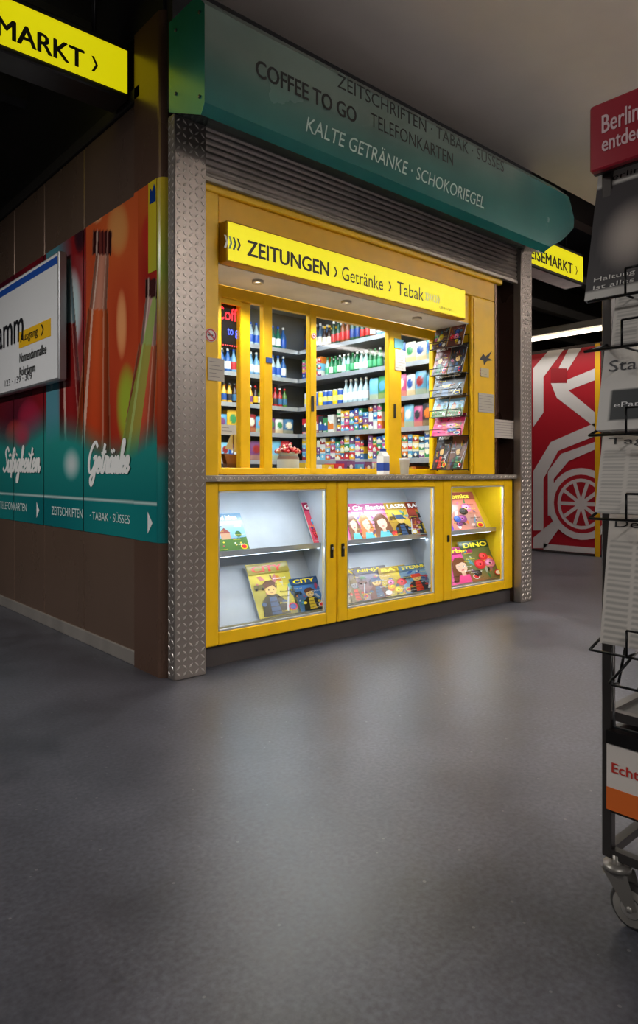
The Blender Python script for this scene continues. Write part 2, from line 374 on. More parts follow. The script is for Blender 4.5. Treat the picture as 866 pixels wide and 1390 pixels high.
# ---------------------------------------------------------------- covers
PAL=[(206,40,56),(226,190,40),(34,70,150),(30,30,36),(215,110,160),(50,130,70),(225,225,220),(220,120,40),(70,150,200),(110,50,110)]
WORDS=['Extra','NEU','mit Poster','Comic','Sommer','Nr. 7','Rätsel','Spiel und Spass','Test','Heft 12','Special','Gratis','Sammelkarten','Das grosse Abenteuer']
def cover(m,O,U,V,w,h,seed,base,accent,title=None,tcol=(255,255,255),N=(0,-1,0),kind='hero'):
    R=random.Random(seed)
    O=Vector(O);U=Vector(U);V=Vector(V);N=Vector(N)
    ph=R.uniform(0,6)
    def fn(s,t):
        k=.5+.5*math.sin(4*s+7*t+ph)
        return blend(blend(base,accent,(1-t)*.55),tuple(min(255,v*1.25+12) for v in base),k*.6)
    m.obox(O-N*.001,U*w,V*h,-N*.005,(215,215,208),'print')
    m.grid(O,U,V,w,h,8,10,fn,'gloss')
    L=[0]
    def P(a,b): return O+N*(.0006+.00012*L[0])+U*(w*a)+V*(h*b)
    def poly(pts,c): L[0]+=1; m.face([P(a,b) for a,b in pts],c,'gloss')
    def ell(a,b,ra,rb,c): L[0]+=1; m.disc(P(a,b),U,V,h*rb,c,'gloss',14,rx=w*ra)
    def mixc(c): return blend(c,base,.3)
    for _ in range(18):   # busy background: rays, shards, bursts
        a,b=R.uniform(.08,.92),R.uniform(.06,.74); ang=R.uniform(0,6.28); l=R.uniform(.04,.13)
        ca,sa=math.cos(ang)*l,math.sin(ang)*l
        cl=lambda v:max(.01,min(.99,v))
        poly([(cl(a+ca),cl(b+sa)),(cl(a-sa*.5),cl(b+ca*.4)),(cl(a-ca),cl(b-sa)),(cl(a+sa*.4),cl(b-ca*.5))],mixc(R.choice(PAL)))
    if kind=='hero':
        v_=R.choice((0,1,2)); dx=R.uniform(-.08,.08); c1=tuple(v*.45 for v in accent); c2=R.choice([(200,60,40),(60,90,130),(220,190,60),(40,110,70)])
        q=lambda pts:[(a+dx,b) for a,b in pts]
        poly(q([(.18,.02),(.24,.30),(.38,.40),(.62,.40),(.76,.28),(.82,.02)]),c1); poly(q([(.38,.04),(.42,.36),(.58,.36),(.62,.04)]),c2)
        for k in range(3): poly(q([(.39,.08+k*.09),(.39,.10+k*.09),(.61,.10+k*.09),(.61,.08+k*.09)]),tuple(v*.6 for v in c2))
        ell(.26+dx,.24,.06,.04,c2); ell(.75+dx,.24,.06,.04,c2)
        face_=(228,190,120) if v_ else (150,152,160)
        ell(.5+dx,.50,.14,.11,face_)
        if v_==0: poly(q([(.35,.52),(.37,.62),(.5,.67),(.63,.62),(.65,.52),(.5,.54)]),c1)
        elif v_==1: poly(q([(.34,.55),(.36,.64),(.64,.64),(.66,.55),(.74,.54),(.74,.52),(.34,.52)]),c2)
        else: poly(q([(.35,.52),(.33,.60),(.42,.66),(.58,.67),(.68,.58),(.64,.50),(.56,.57)]),(90,50,30))
        ell(.45+dx,.49,.018,.010,(20,20,24)); ell(.56+dx,.49,.018,.010,(20,20,24)); poly(q([(.44,.44),(.5,.425),(.57,.44),(.5,.435)]),(120,40,30))
        poly(q([(.74,.08),(.93,.50),(.95,.49),(.78,.06)]),(210,215,225))
        poly([(.04,.52),(.06,.60),(.26,.60),(.30,.52)],mixc(c1)); ell(.10,.52,.03,.02,(30,30,34)); ell(.24,.52,.03,.02,(30,30,34))
    elif kind=='girl':
        hc=R.choice([(230,196,90),(110,60,30),(206,120,60)])
        ell(.5,.44,.27,.27,hc); poly([(.22,.45),(.14,.05),(.86,.05),(.78,.45)],hc); poly([(.25,.02),(.35,.22),(.65,.22),(.76,.02)],R.choice([(240,80,150),(120,70,190),(80,190,210)]))
        poly([(.44,.2),(.44,.32),(.56,.32),(.56,.2)],(222,176,150))
        ell(.5,.44,.17,.165,(238,196,170)); ell(.43,.46,.03,.014,(255,255,255)); ell(.57,.46,.03,.014,(255,255,255)); ell(.43,.46,.016,.012,(40,60,110)); ell(.57,.46,.016,.012,(40,60,110)); ell(.5,.35,.045,.012,(200,50,80)); poly([(.31,.5),(.36,.62),(.66,.62),(.7,.5),(.56,.57)],hc)
    elif kind=='scene':
        poly([(0,.34),(0,.8),(1,.8),(1,.38)],(130,180,215)); poly([(0,.0),(0,.34),(.3,.4),(.6,.33),(1,.38),(1,0)],(80,120,60)); poly([(.2,.34),(.2,.5),(.35,.6),(.5,.5),(.5,.34)],(190,150,120)); poly([(.17,.5),(.35,.64),(.53,.5)],(140,60,50)); ell(.76,.46,.1,.08,(50,100,50)); ell(.8,.66,.12,.03,(245,245,245))
        for q in range(10): ell(R.uniform(.05,.95),R.uniform(.04,.28),.03,.018,R.choice([(220,80,110),(240,220,80),(240,240,240)]))
    else:
        for _ in range(5):
            a,b,ra,c=R.uniform(.2,.8),R.uniform(.15,.6),R.uniform(.08,.18),R.choice(PAL); ell(a,b,ra,ra*.7,c); ell(a-.02,b+.02,ra*.6,ra*.4,tuple(min(255,v*1.3+20) for v in c)); ell(a,b,ra*.2,ra*.14,(20,20,24))
    ell(.84,.13,.11,.07,R.choice([(240,220,40),(220,40,50),(250,250,250)])); ell(.84,.13,.08,.05,R.choice([(220,40,50),(30,60,150),(250,250,250)]))
    poly([(0,.80),(1,.80),(1,.985),(0,.985)],tuple(v*.75 for v in base) if title else accent)
    L[0]+=1
    if title: m.text(title,P(.10,.83),U,V,w*.74,h*.12,tcol,'gloss',bold=.03)
    L[0]+=3
    for q in range(6):
        m.text(R.choice(WORDS),P(R.choice((.04,.55,.62)),.05+q*.12+R.random()*.04),U,V,w*R.uniform(.22,.36),h*.028,R.choice([(255,255,255),(250,230,60),(20,20,24)]),'gloss')
def leaned(m,px0,px1,ytop,ybot,yb,board,seed,base,acc,title,tcol=(255,255,255),kind='hero'):
    x0,x1=FX(px0,yb),FX(px1,yb+.04); zb_=board
    z1=FZ((px0+px1)/2,ytop,yb+.1); hh=(z1-zb_)
    L=math.hypot(hh,hh*.5); V=Vector((0,hh*.5,hh)).normalized()
    cover(m,(x0,yb,zb_),(1,0,0),V,x1-x0,L,seed,base,acc,title,tcol,kind=kind,N=Vector((0,-.894,.447)))
m=MB()
up,lo=.562,.182
B=leaned
B(m,297,334,697,748,.222,up,1,(110,160,200),(70,120,60),'Land leben',(255,255,255),'scene')
B(m,427,441,682,730,.222,up,2,(215,60,110),(240,150,60),'Grill',(255,255,255),'mix')
B(m,353,403,764,842,.17,lo,3,(196,180,70),(80,90,60),'CITY',(200,30,30),'hero')
B(m,405,438,782,835,.17,lo,4,(50,100,160),(60,70,60),'CITY',(255,230,40),'hero')
for i,(a,b_,t,ba,ac,ti,fc) in enumerate(((474,494,684,(220,60,130),(250,180,210),'Glitzer','girl'),(490,512,684,(230,120,180),(120,50,110),'Girls','girl'),(507,538,683,(225,120,180),(250,225,120),'Barbie','girl'),(536,564,682,(226,180,60),(70,50,40),'LASER','hero'),(565,590,681,(170,60,34),(60,60,80),'RAUM','hero'))):
    B(m,a,b_,t,735,.222-i*.003,up,10+i,ba,ac,ti,(255,255,255),fc)
for i,(a,b_,t,ba,ac,ti,kd) in enumerate(((472,497,770,(80,80,90),(200,170,40),'BAT','hero'),(493,530,768,(90,104,130),(200,60,30),'NINJA','hero'),(525,556,767,(216,180,50),(60,70,90),'BAT','mix'),(552,588,764,(120,160,190),(80,80,110),'STERNE','hero'))):
    B(m,a,b_,t,822,.172-i*.003,lo,20+i,ba,ac,ti,(250,230,60),kd)
for i,(a,b_,t,ba,ac,ti,kd) in enumerate(((606,624,664,(225,80,140),(250,200,80),'Pony','girl'),(618,655,668,(190,100,80),(110,160,180),'Comics','mix'))):
    B(m,a,b_,t,720,.222-i*.004,up,30+i,ba,ac,ti,(255,240,80),kd)
for i,(a,b_,t,ba,ac,ti,kd) in enumerate(((612,650,742,(215,60,130),(250,180,220),'Barbie','girl'),(642,679,733,(70,100,60),(220,90,50),'DINO','mix'))):
    B(m,a,b_,t,798,.17-i*.004,lo,36+i,ba,ac,ti,(255,240,60),kd)
m.build('displayed_magazines')
# ---------------------------------------------------------------- shutter hood
m=MB()
prof=[(.02,3.17),(-.235,3.17),(-.30,3.10),(-.30,2.66),(-.27,2.615),(.02,2.74)]
HX0=-.02
def xe(z,y):     # slanted far end cap, widest in the middle
    pts=[(2.61,2.88),(2.66,2.93),(2.76,3.12),(2.88,3.27),(2.95,3.28),(3.10,3.2),(3.17,3.12)]
    for (a,xa),(b,xb) in zip(pts,pts[1:]):
        if a<=z<=b: return xa+(xb-xa)*(z-a)/(b-a)
    return 3.12
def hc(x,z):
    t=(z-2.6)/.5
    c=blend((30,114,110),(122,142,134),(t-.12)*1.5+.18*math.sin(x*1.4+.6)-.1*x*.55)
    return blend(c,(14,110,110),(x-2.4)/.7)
nx=40
for k in range(len(prof)):
    a=prof[k];b_=prof[(k+1)%len(prof)]
    nz=10 if abs(a[1]-b_[1])>.3 else 1
    for j in range(nz):
        ya,za=a[0]+(b_[0]-a[0])*j/nz,a[1]+(b_[1]-a[1])*j/nz; yb,zb2=a[0]+(b_[0]-a[0])*(j+1)/nz,a[1]+(b_[1]-a[1])*(j+1)/nz
        for i in range(nx):
            e0,e1=xe(za,0),xe(zb2,0)
            xa,xb=HX0+(e0-HX0)*i/nx,HX0+(e0-HX0)*(i+1)/nx; xc,xd_=HX0+(e1-HX0)*i/nx,HX0+(e1-HX0)*(i+1)/nx
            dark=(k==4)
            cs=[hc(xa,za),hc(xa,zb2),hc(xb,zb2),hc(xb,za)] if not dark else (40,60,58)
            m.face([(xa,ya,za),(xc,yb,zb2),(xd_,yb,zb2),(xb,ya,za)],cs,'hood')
m.face([(HX0,p[0],p[1]) for p in prof],(60,160,146),'hood')
zs=[2.615,2.66,2.76,2.88,2.95,3.10,3.17]
def ysp(z):
    f_=-.30+(.03*(2.66-z)/.045 if z<2.66 else (.065*(z-3.10)/.07 if z>3.10 else 0)); b2=.02 if z>=2.74 else max(-.27,-.27+.29*(z-2.615)/.125)
    return f_,b2
for a,b_ in zip(zs,zs[1:]):
    fa,ba=ysp(a);fb,bb=ysp(b_); m.face([(xe(a,0),fa,a),(xe(a,0),ba,a),(xe(b_,0),bb,b_),(xe(b_,0),fb,b_)],(16,110,110),'hood')
for p in ((-.26,3.08),(-.26,2.7),(-.05,3.1),(-.05,2.8)): m.lathe((HX0-.003,p[0],p[1]),[(0,-.003),(.008,-.003),(.008,.003),(0,.003)],8,(120,130,125),'metal',ax=(1,0,0))
HY=-.3015
def ht(st,p0,p1,yt,yb,col,bold=0,shear=0):
    x0,x1=FX(p0,HY),FX(p1,HY); z1,z0=FZ(p0,yt,HY),FZ(p0,yb,HY)
    m.text(st,(x0,HY,z0),FU,FV,x1-x0,z1-z0,col,'print',bold,shear)
ht('COFFEE TO GO',347,484,79,103,(6,20,20),.025)
ht('ZEITSCHRIFTEN · TABAK · SÜSSES',458,684,95,118,(12,26,24),0)
ht('TELEFONKARTEN',503,615,152,171,(12,26,24),0)
ht('KALTE GETRÄNKE · SCHOKORIEGEL',415,657,152,178,(205,235,226),0,.25)
m.build('roller_shutter_housing',K)
# ---------------------------------------------------------------- main lit sign
m=MB(); SX0,SX1=.298,2.31
LY=(236,226,10)
m.bbox(SX0,SX1,.0,.068,2.086,2.296,(200,150,10),'paint',.005)
m.box(SX0+.008,SX1-.008,-.003,.002,2.094,2.288,LY,'emit')
def st(s_,p0,p1,z0,z1,bold=0,col=(20,22,10)):
    x0,x1=FX(p0,-.004),FX(p1,-.004); m.text(s_,(x0,-.0045,z0),FU,FV,x1-x0,z1-z0,col,'print',bold)
st('ZEITUNGEN',335,447,2.138,2.222,.03); st('Getränke',464,520,2.138,2.222,.006); st('Tabak',539,575,2.138,2.222,.006)
st('URBANIS',596,614,2.118,2.135)
for i in range(4): x=FX(304,-.004)+i*.026; m.chev((x,-.0045,2.15),FU,FV,.026,.065,.013,((250,250,240),(150,190,150),(40,90,70),(30,70,60))[i])
for px in (453,527): m.chev((FX(px,-.004),-.0045,2.145),FU,FV,.03,.06,.013,(20,22,10))
x=FX(577,-.004)
for i in range(7): m.chev((x+i*.022,-.0045,2.15),FU,FV,.02,.05,.009,(250,250,235))
m.build('illuminated_shop_sign',K)
def marktsign(name,x0,x1,y,z0,z1,tx0,tx1,ax):
    m=MB()
    m.bbox(x0,x1,y-.09,y+.09,z0-.03,z1+.03,(28,28,30),'paint',.008)
    m.box(x0+.012,x1-.012,y-.096,y-.088,z0,z1,(232,222,10),'emit'); m.box(x0+.012,x1-.012,y+.088,y+.096,z0,z1,(232,222,10),'emit')
    h=(z1-z0)*.44; zz=z0+(z1-z0)*.14
    m.text('REISEMARKT',(tx0,y-.0975,zz),FU,FV,tx1-tx0,h,(20,22,10),'print',.028)
    m.chev((ax,y-.0975,zz+.01),FU,FV,.035,h*.8,.014,(20,22,10))
    m.text('REISEMARKT',(tx1,y+.0975,zz),(-1,0,0),FV,tx1-tx0,h,(20,22,10),'print',.028)
    for xx in (x0+.15,x1-.15): m.cyl((xx,y,z1+.03),(xx,y,3.94),.012,8,(30,30,32),'metal')
    return m.build(name)
marktsign('hanging_lightbox_sign',-1.45,-.04,.49,2.975,3.195,-.985,-.28,-.245)
marktsign('hanging_lightbox_sign.001',3.24,4.40,.30,2.78,3.01,3.40,4.20,4.25)
# ---------------------------------------------------------------- downlights
m=MB()
for px in (350,470,566):
    x=FX(px,.2); m.lathe((x,.2,2.075),[(.0,.012),(.022,.012),(.03,.0),(.034,.002),(.034,.018)],16,(215,210,200),'metal'); m.disc((x,.2,2.0865),(1,0,0),(0,1,0),.021,(255,240,205),'lamp')
m.build('recessed_spotlights',K)
for i,px in enumerate((350,470,566)):
    l=bpy.data.lights.new('downlight_%d'%i,'SPOT'); l.energy=14; l.spot_size=2.4; l.spot_blend=.7; l.color=(1,.93,.8); l.shadow_soft_size=.02
    ob=bpy.data.objects.new('downlight_%d'%i,l); ob.location=(FX(px,.2),.2,2.07); scene.collection.objects.link(ob); ob.parent=K
# ---------------------------------------------------------------- passage advertising wrap
PX=-.0165
def cap(px,py,a,b,ra,rb):
    vx,vy=b[0]-a[0],b[1]-a[1]; L=vx*vx+vy*vy; t=((px-a[0])*vx+(py-a[1])*vy)/L
    if t<0 or t>1: return None
    dx=(px-a[0])-t*vx; dy=(py-a[1])-t*vy; r=ra+(rb-ra)*t
    s=(dx*vy-dy*vx)/math.sqrt(L)/r
    return (s,t) if abs(s)<1 else None
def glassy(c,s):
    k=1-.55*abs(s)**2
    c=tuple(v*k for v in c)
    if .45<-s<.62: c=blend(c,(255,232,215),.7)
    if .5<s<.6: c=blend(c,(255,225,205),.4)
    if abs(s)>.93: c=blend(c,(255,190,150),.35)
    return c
def art(px,py):
    w=math.sin(px*.11+py*.02)*.5+math.sin(px*.05-py*.031)*.5
    if px>187: c=blend((170,40,32),(216,100,44),.5+.5*w)
    elif px>117: c=blend((226,104,52),(176,50,34),(py-300)/330+.2*w)
    elif px>63: c=blend((90,150,166),(150,34,38),(px-78)/20+.3*w)
    else: c=blend((140,28,36),(80,26,44),.5+.5*w)
    if px>214: c=blend((170,190,60),(236,200,50),.5+.5*w)
    for (cx_,cy_,rx,ry,cc) in ((100,420,12,60,(200,226,230)),(172,550,15,60,(170,190,60)),(160,310,16,40,(236,160,90)),(40,570,18,30,(170,40,70)),(20,590,14,22,(200,50,50)),(205,320,14,34,(200,50,40)),(130,290,10,14,(250,200,150)),(112,550,10,40,(60,20,24)),(228,420,8,60,(120,150,50)),(165,440,8,50,(250,170,110)),(108,320,8,26,(60,30,40)),(70,470,5,60,(220,230,235))):
        d=((px-cx_)/rx)**2+((py-cy_)/ry)**2
        if d<1: c=blend(cc,c,d*d)
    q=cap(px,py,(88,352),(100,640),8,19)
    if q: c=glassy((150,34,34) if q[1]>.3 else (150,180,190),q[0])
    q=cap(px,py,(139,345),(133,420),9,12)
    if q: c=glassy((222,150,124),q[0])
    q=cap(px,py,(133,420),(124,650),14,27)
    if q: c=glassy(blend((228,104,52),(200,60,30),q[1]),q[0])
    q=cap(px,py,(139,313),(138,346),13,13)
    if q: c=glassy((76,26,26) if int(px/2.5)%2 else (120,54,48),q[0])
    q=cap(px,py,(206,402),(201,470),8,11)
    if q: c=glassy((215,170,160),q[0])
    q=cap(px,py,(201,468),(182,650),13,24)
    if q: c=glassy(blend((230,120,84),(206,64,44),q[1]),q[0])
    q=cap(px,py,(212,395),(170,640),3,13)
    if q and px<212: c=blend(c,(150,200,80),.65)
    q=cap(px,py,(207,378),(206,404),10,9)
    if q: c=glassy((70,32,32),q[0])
    e=606+16*math.sin(px*.045+.8)-(20 if px<63 else 0)
    if py>e-34:
        tl=blend((44,150,142),(24,122,122),(py-600)/80)
        c=blend(c,tl,((py-e+34)/44)**1.3)
        d=((px-97)/13)**2+((py-630)/24)**2
        if d<1: c=blend((210,222,222),c,d)
        d=((px-30)/12)**2+((py-590)/20)**2
        if d<1: c=blend((180,70,90),c,d)
    return c
def artyz(y,z,x):
    rx,ry=x-CX,y-CY
    X=.7477*rx-.664*ry; Y=.664*rx+.7477*ry
    px=433+FPX*X/Y; py=643-FPX*(z-CZ)/Y
    if z<.858 and z>.846: return (200,225,222)
    if z<.852: return blend((14,112,118),(26,134,134),.5+.5*math.sin(y*3))
    return art(px,py)
m=MB()
panels=[(.383,ys[1]-.005,110),(ys[1]+.005,ys[2]-.005,90),(ys[2]+.005,ys[3]-.005,60)]
for k in range(3,len(ys)-1):
    if ys[k]<4.2: panels.append((ys[k]+.005,ys[k+1]-.005,30))
for a,b_,n in panels:
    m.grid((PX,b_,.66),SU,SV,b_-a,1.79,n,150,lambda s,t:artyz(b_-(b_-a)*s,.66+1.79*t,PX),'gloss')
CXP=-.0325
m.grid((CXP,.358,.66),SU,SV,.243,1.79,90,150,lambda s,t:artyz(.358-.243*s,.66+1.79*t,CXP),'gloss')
for k in range(6):
    a,b_=cp[k],cp[k+1]; o_=.0025
    zz=[.66,.85,1.05,1.15,1.5,2.0,2.45]; cc=[(20,118,120),(24,122,124),(40,140,134),(150,60,40),(200,80,40),(150,170,60),(230,200,50)]
    for q in range(6): m.face([(a[0]-o_,a[1]-o_*.5,zz[q]),(b_[0]-o_,b_[1]-o_*.5,zz[q]),(b_[0]-o_,b_[1]-o_*.5,zz[q+1]),(a[0]-o_,a[1]-o_*.5,zz[q+1])],[cc[q],cc[q],cc[q+1],cc[q+1]],'gloss')
def ws(s_,p0,p1,pbase,px_h,x,th):
    a,b_=SY(p0,x),SY(p1,x); z0,z1=SZ(p0,pbase,x),SZ(p0,pbase-px_h,x); m.script(s_,(x,a,z0),SU,SV,(a-b_)*.9,z1-z0,(248,250,248),th)
ws('Getränke',119,182,641,19,PX-.0025,.26)
ws('Süßigkeiten',4,61,640,15,PX-.0025,.26)
for (p0,p1,s_) in ((70,112,'ZEITSCHRIFTEN'),(122,176,'· TABAK · SÜSSES'),(0,36,'TELEFONKARTEN')):
    x=PX-.003; a,b_=SY(p0,x),SY(p1,x); m.text(s_,(x,a,.735),SU,SV,a-b_,.055,(220,240,238),'print',0)
for pc,x in ((203,CXP-.002),(51,PX-.003)):
    y=SY(pc,x); m.face([(x,y+.02,.70),(x,y-.03,.755),(x,y+.02,.81)],(240,246,245),'print')
x=CXP-.002; m.face([(x,.20,2.0),(x,.115,2.0),(x,.115,2.45),(x,.20,2.45)],[(200,190,50),(190,190,60),(236,208,40),(232,204,40)],'gloss')
m.face([(x-.001,.185,2.34),(x-.001,.122,2.34),(x-.001,.122,2.40),(x-.001,.138,2.43),(x-.001,.16,2.40),(x-.001,.178,2.42)],(20,60,140),'gloss')
m.build('advertising_wrap',K)
# ---------------------------------------------------------------- station name sign
m=MB(); x=-.09
a=SY(80,x); zt_,zb_=SZ(80,340,x),SZ(80,515,x)
m.bbox(x,-.04,a,a+2.6,zb_,zt_,(170,172,175),'metal',.006)
m.box(x-.004,x,a+.012,a+2.588,zb_+.012,zt_-.012,(238,240,242),'print')
m.box(x-.006,x-.004,a+.012,a+2.588,zt_-.075,zt_-.03,(30,84,180),'print')
e=SY(33,x); m.text('Rohrdamm',(x-.0065,e+1.3,SZ(33,462,x)),SU,SV,1.3,.235,(26,28,34),'print',0.01)
y0_=SY(27,x); y1_=SY(70,x); zy1=SZ(70,432,x); zy0=SZ(70,456,x)
m.box(x-.0065,x-.004,y1_,y0_,zy0,zy1,(250,196,30),'print')
m.text('Ausgang',(x-.008,y0_-.03,zy0+.02),SU,SV,.33,.075,(20,20,24),'print',.01)
m.chev((x-.008,y0_-.42,zy0+.025),SU,SV,.05,.07,.018,(20,20,24))
m.text('Nonnendammallee',(x-.0065,y0_-.01,zy0-.1),SU,SV,.5,.065,(20,20,24),'print',.01)
m.text('Rohrdamm',(x-.0065,y0_-.01,zy0-.19),SU,SV,.3,.06,(20,20,24),'print',.01)
m.text('123 · 139 · 309',(x-.0065,y0_+.3,zb_+.05),SU,SV,.55,.045,(60,60,64),'print')
for dy in (.4,2.2): m.cyl((-.05,a+dy,zb_+.1),(-.018,a+dy,zb_+.1),.02,8,(120,120,120),'metal')
m.build('station_name_sign')
# ---------------------------------------------------------------- interior shelves and products
S=empty('shelving_with_goods')
m=MB(); ZS=[.86,1.12,1.38,1.64,1.92,2.20]
for z in ZS:
    m.box(2.66,3.0,.5,2.54,z-.015,z,(165,170,174),'paint'); m.box(2.655,2.662,.5,2.54,z-.03,z+.008,(190,195,200),'metal')
    m.box(.1,2.64,2.25,2.54,z-.015,z,(165,170,174),'paint'); m.box(.1,2.64,2.243,2.25,z-.03,z+.008,(190,195,200),'metal')
m.box(2.995,3.015,.46,2.54,.1,2.6,(120,124,128),'matte')
for y in (.5,1.18,1.86,2.52): m.box(2.97,2.995,y,y+.02,.1,2.55,(120,124,128),'metal')
m.build('shelf_boards',S)
R=random.Random(5)
def bottle(m,x,y,z,h,r,glass,label,capc,n=10):
    m.lathe((x,y,z),[(0,0),(r*.9,0),(r,h*.03),(r,h*.16),(r*1.01,h*.17),(r*1.01,h*.46),(r,h*.47),(r*.95,h*.58),(r*.65,h*.68),(r*.40,h*.78),(r*.34,h*.9),(r*.42,h*.905),(r*.42,h),(0,h)],n,[glass,glass,glass,label,label,label,glass,glass,glass,glass,capc,capc,capc],'plastic')
def can(m,x,y,z,h,r,c,c2):
    m.lathe((x,y,z),[(0,0),(r*.85,0),(r,h*.06),(r,h*.3),(r,h*.62),(r,h*.93),(r*.85,h),(0,h)],10,[c,c,c,c2,c,(190,190,195),(190,190,195)],'plastic')
def pouch(m,P,U,N,w,h,c,c2,th=.02):
    P=Vector(P);U=Vector(U);N=Vector(N)
    def fn(s,t):
        if t<.08 or t>.92: return tuple(v*.7 for v in c)
        d=((s-.5)/.34)**2+((t-.58)/.2)**2
        if d<1: return c2
        if t<.3: return blend(c,(235,190,110),.5)
        return c
    hf=lambda s,t:th*math.sin(math.pi*s)**.6*math.sin(math.pi*max(.0,min(1,(t-.06)/.88)))**.6
    m.grid(P,U,(0,0,1),w,h,8,12,fn,'plastic',N=N,hf=hf)
    m.grid(P,U,(0,0,1),w,h,4,5,lambda s,t:c,'plastic',N=-N,hf=hf)
def pack(m,P,U,N,w,d,h,c,c2,c3):
    P=Vector(P);U=Vector(U);N=Vector(N); V=Vector((0,0,1))
    m.obox(P,U*w,-N*d,V*h,c,'print')
    q=P+N*.0006; m.face([q+V*h*.2,q+U*w+V*h*.2,q+U*w+V*h*.5,q+V*h*.65],c2,'print')
    m.disc(q+N*.0005+U*w*.5+V*h*.6,U,V,min(w,h)*.22,c3,'print',10)
    for k in (.08,.14): m.face([q+U*w*.1+V*h*k,q+U*w*.8+V*h*k,q+U*w*.8+V*h*(k+.025),q+U*w*.1+V*h*(k+.025)],c3,'print')
def G(): 
    return R.choice([(206,44,54),(226,180,40),(40,84,160),(50,50,58),(206,90,140),(60,140,84),(220,220,216),(216,120,44),(90,160,200),(120,70,120),(150,40,40),(230,226,200),(60,110,150),(120,190,220)])
def fillrow(m,P0,U,N,L,z,style):
    P0=Vector(P0);U=Vector(U);N=Vector(N); s=0
    at=lambda s_,dep:P0+U*s_-N*dep+Vector((0,0,z))
    gl_=None; cnt=0
    while s<L-.06:
        cnt+=1
        if style=='spirits':
            if cnt%2: gl_,lb,cp_,h_=R.choice([(16,34,26),(36,20,14),(190,205,212),(26,66,46),(110,60,24),(60,90,120)]),R.choice([(225,220,200),(180,40,40),(30,60,130),(230,228,220)]),R.choice([(190,30,30),(210,170,50),(20,20,20),(220,220,220)]),R.uniform(.20,.26)
            for dp in (.05,.14): p=at(s+.031,dp); bottle(m,p.x,p.y,p.z,h_,.029,gl_,lb,cp_)
            s+=.064
        elif style=='green':
            for dp in (.05,.13): p=at(s+.028,dp); bottle(m,p.x,p.y,p.z,.185,.026,R.choice([(16,94,50),(24,116,70),(150,185,180)]),R.choice([(80,170,120),(225,232,226),(220,226,220)]),R.choice([(225,228,228),(230,230,230),(50,120,70)]))
            s+=.057
        elif style=='cans':
            c=R.choice([(240,205,36),(240,205,36),(50,94,180),(214,214,220)])
            for dp in (.05,.13): p=at(s+.034,dp); can(m,p.x,p.y,p.z,.15,.032,c,R.choice([(30,76,160),(245,232,130)]))
            s+=.068
        elif style=='water':
            if cnt%3==1: gl_,lb,cp_=R.choice([(110,160,195),(44,94,160),(170,195,205),(44,94,160),(40,110,90)]),R.choice([(40,90,190),(230,234,238),(230,234,238),(190,50,56)]),R.choice([(40,90,190),(230,230,230)])
            for dp in (.05,.13): p=at(s+.032,dp); bottle(m,p.x,p.y,p.z,.225,.030,gl_,lb,cp_)
            s+=.065
        elif style=='juice':
            for dp in (.05,.12): p=at(s+.029,dp); bottle(m,p.x,p.y,p.z,.19,.027,R.choice([(50,24,16),(206,110,44),(170,40,38),(80,120,50),(220,170,50)]),G(),R.choice([(200,40,40),(50,50,50),(230,230,230)]))
            s+=.059
        elif style=='bags':
            w=R.uniform(.09,.13); h=R.uniform(.15,.21); c,c2=G(),G()
            for dp in (.03,.10): pouch(m,at(s,dp),U,N,w,h,c,c2)
            s+=w+.003
        else:
            w=R.uniform(.04,.07) if style=='small' else R.uniform(.06,.10); h=R.uniform(.055,.08) if style=='small' else R.uniform(.14,.20); c,c2,c3=G(),G(),(235,235,225)
            k=3 if style=='small' else 1
            for q in range(k):
                if style=='small' and q: c,c2=G(),G()
                pack(m,at(s,.01)+Vector((0,0,q*(h+.001))),U,N,w,.2,h,c,c2,c3)
            s+=w+.004
m=MB()
U_=(0,-1,0); N_=(-1,0,0)
def rr(z,segs):
    y=2.22
    for L,stl in segs: fillrow(m,(2.67,y,0),U_,N_,L,z,stl); y-=L
rr(2.20,[(.98,'spirits'),(.72,'water')]); rr(1.92,[(.3,'small'),(.8,'green'),(.6,'bags')]); rr(1.64,[(.55,'cans'),(.35,'water'),(.8,'bags')])
rr(1.38,[(.5,'box'),(.6,'small'),(.6,'bags')]); rr(1.12,[(.9,'small'),(.8,'small')]); rr(.86,[(1.7,'box')])
m.build('goods_right_shelves',S)
m=MB()
U_=(1,0,0); N_=(0,-1,0)
for z,stl in ((2.20,'water'),(1.92,'water'),(1.64,'juice'),(1.38,'bags'),(1.12,'bags')): fillrow(m,(.14,2.26,0),U_,N_,2.45,z,stl)
m.build('goods_back_shelves',S)
m=MB()
x0=FX(303,.5); x1=FX(332,.5)
m.bbox(x0-.04,x1,.46,.48,FZ(303,472,.47),FZ(303,398,.47),(16,14,18),'plastic',.004)
m.text('Coffee',(x0-.075,.455,FZ(303,434,.46)),FU,FV,x1-x0+.06,.075,(255,40,50),'neon',.0)
m.text('to go',(x0,.455,FZ(303,457,.46)),FU,FV,.1,.055,(70,90,255),'neon',.0)
for i in range(12):
    m.disc((x0-.03+i*(x1-x0+.02)/11,.455,FZ(303,404,.46)),FU,FV,.004,(255,60,60),'neon',6); m.disc((x0-.03+i*(x1-x0+.02)/11,.455,FZ(303,468,.46)),FU,FV,.004,(255,60,60),'neon',6)
for xx in (x0,x1-.02): m.cyl((xx,.47,2.0),(xx,.47,2.62),.002,5,(40,40,40))
m.build('led_window_sign')
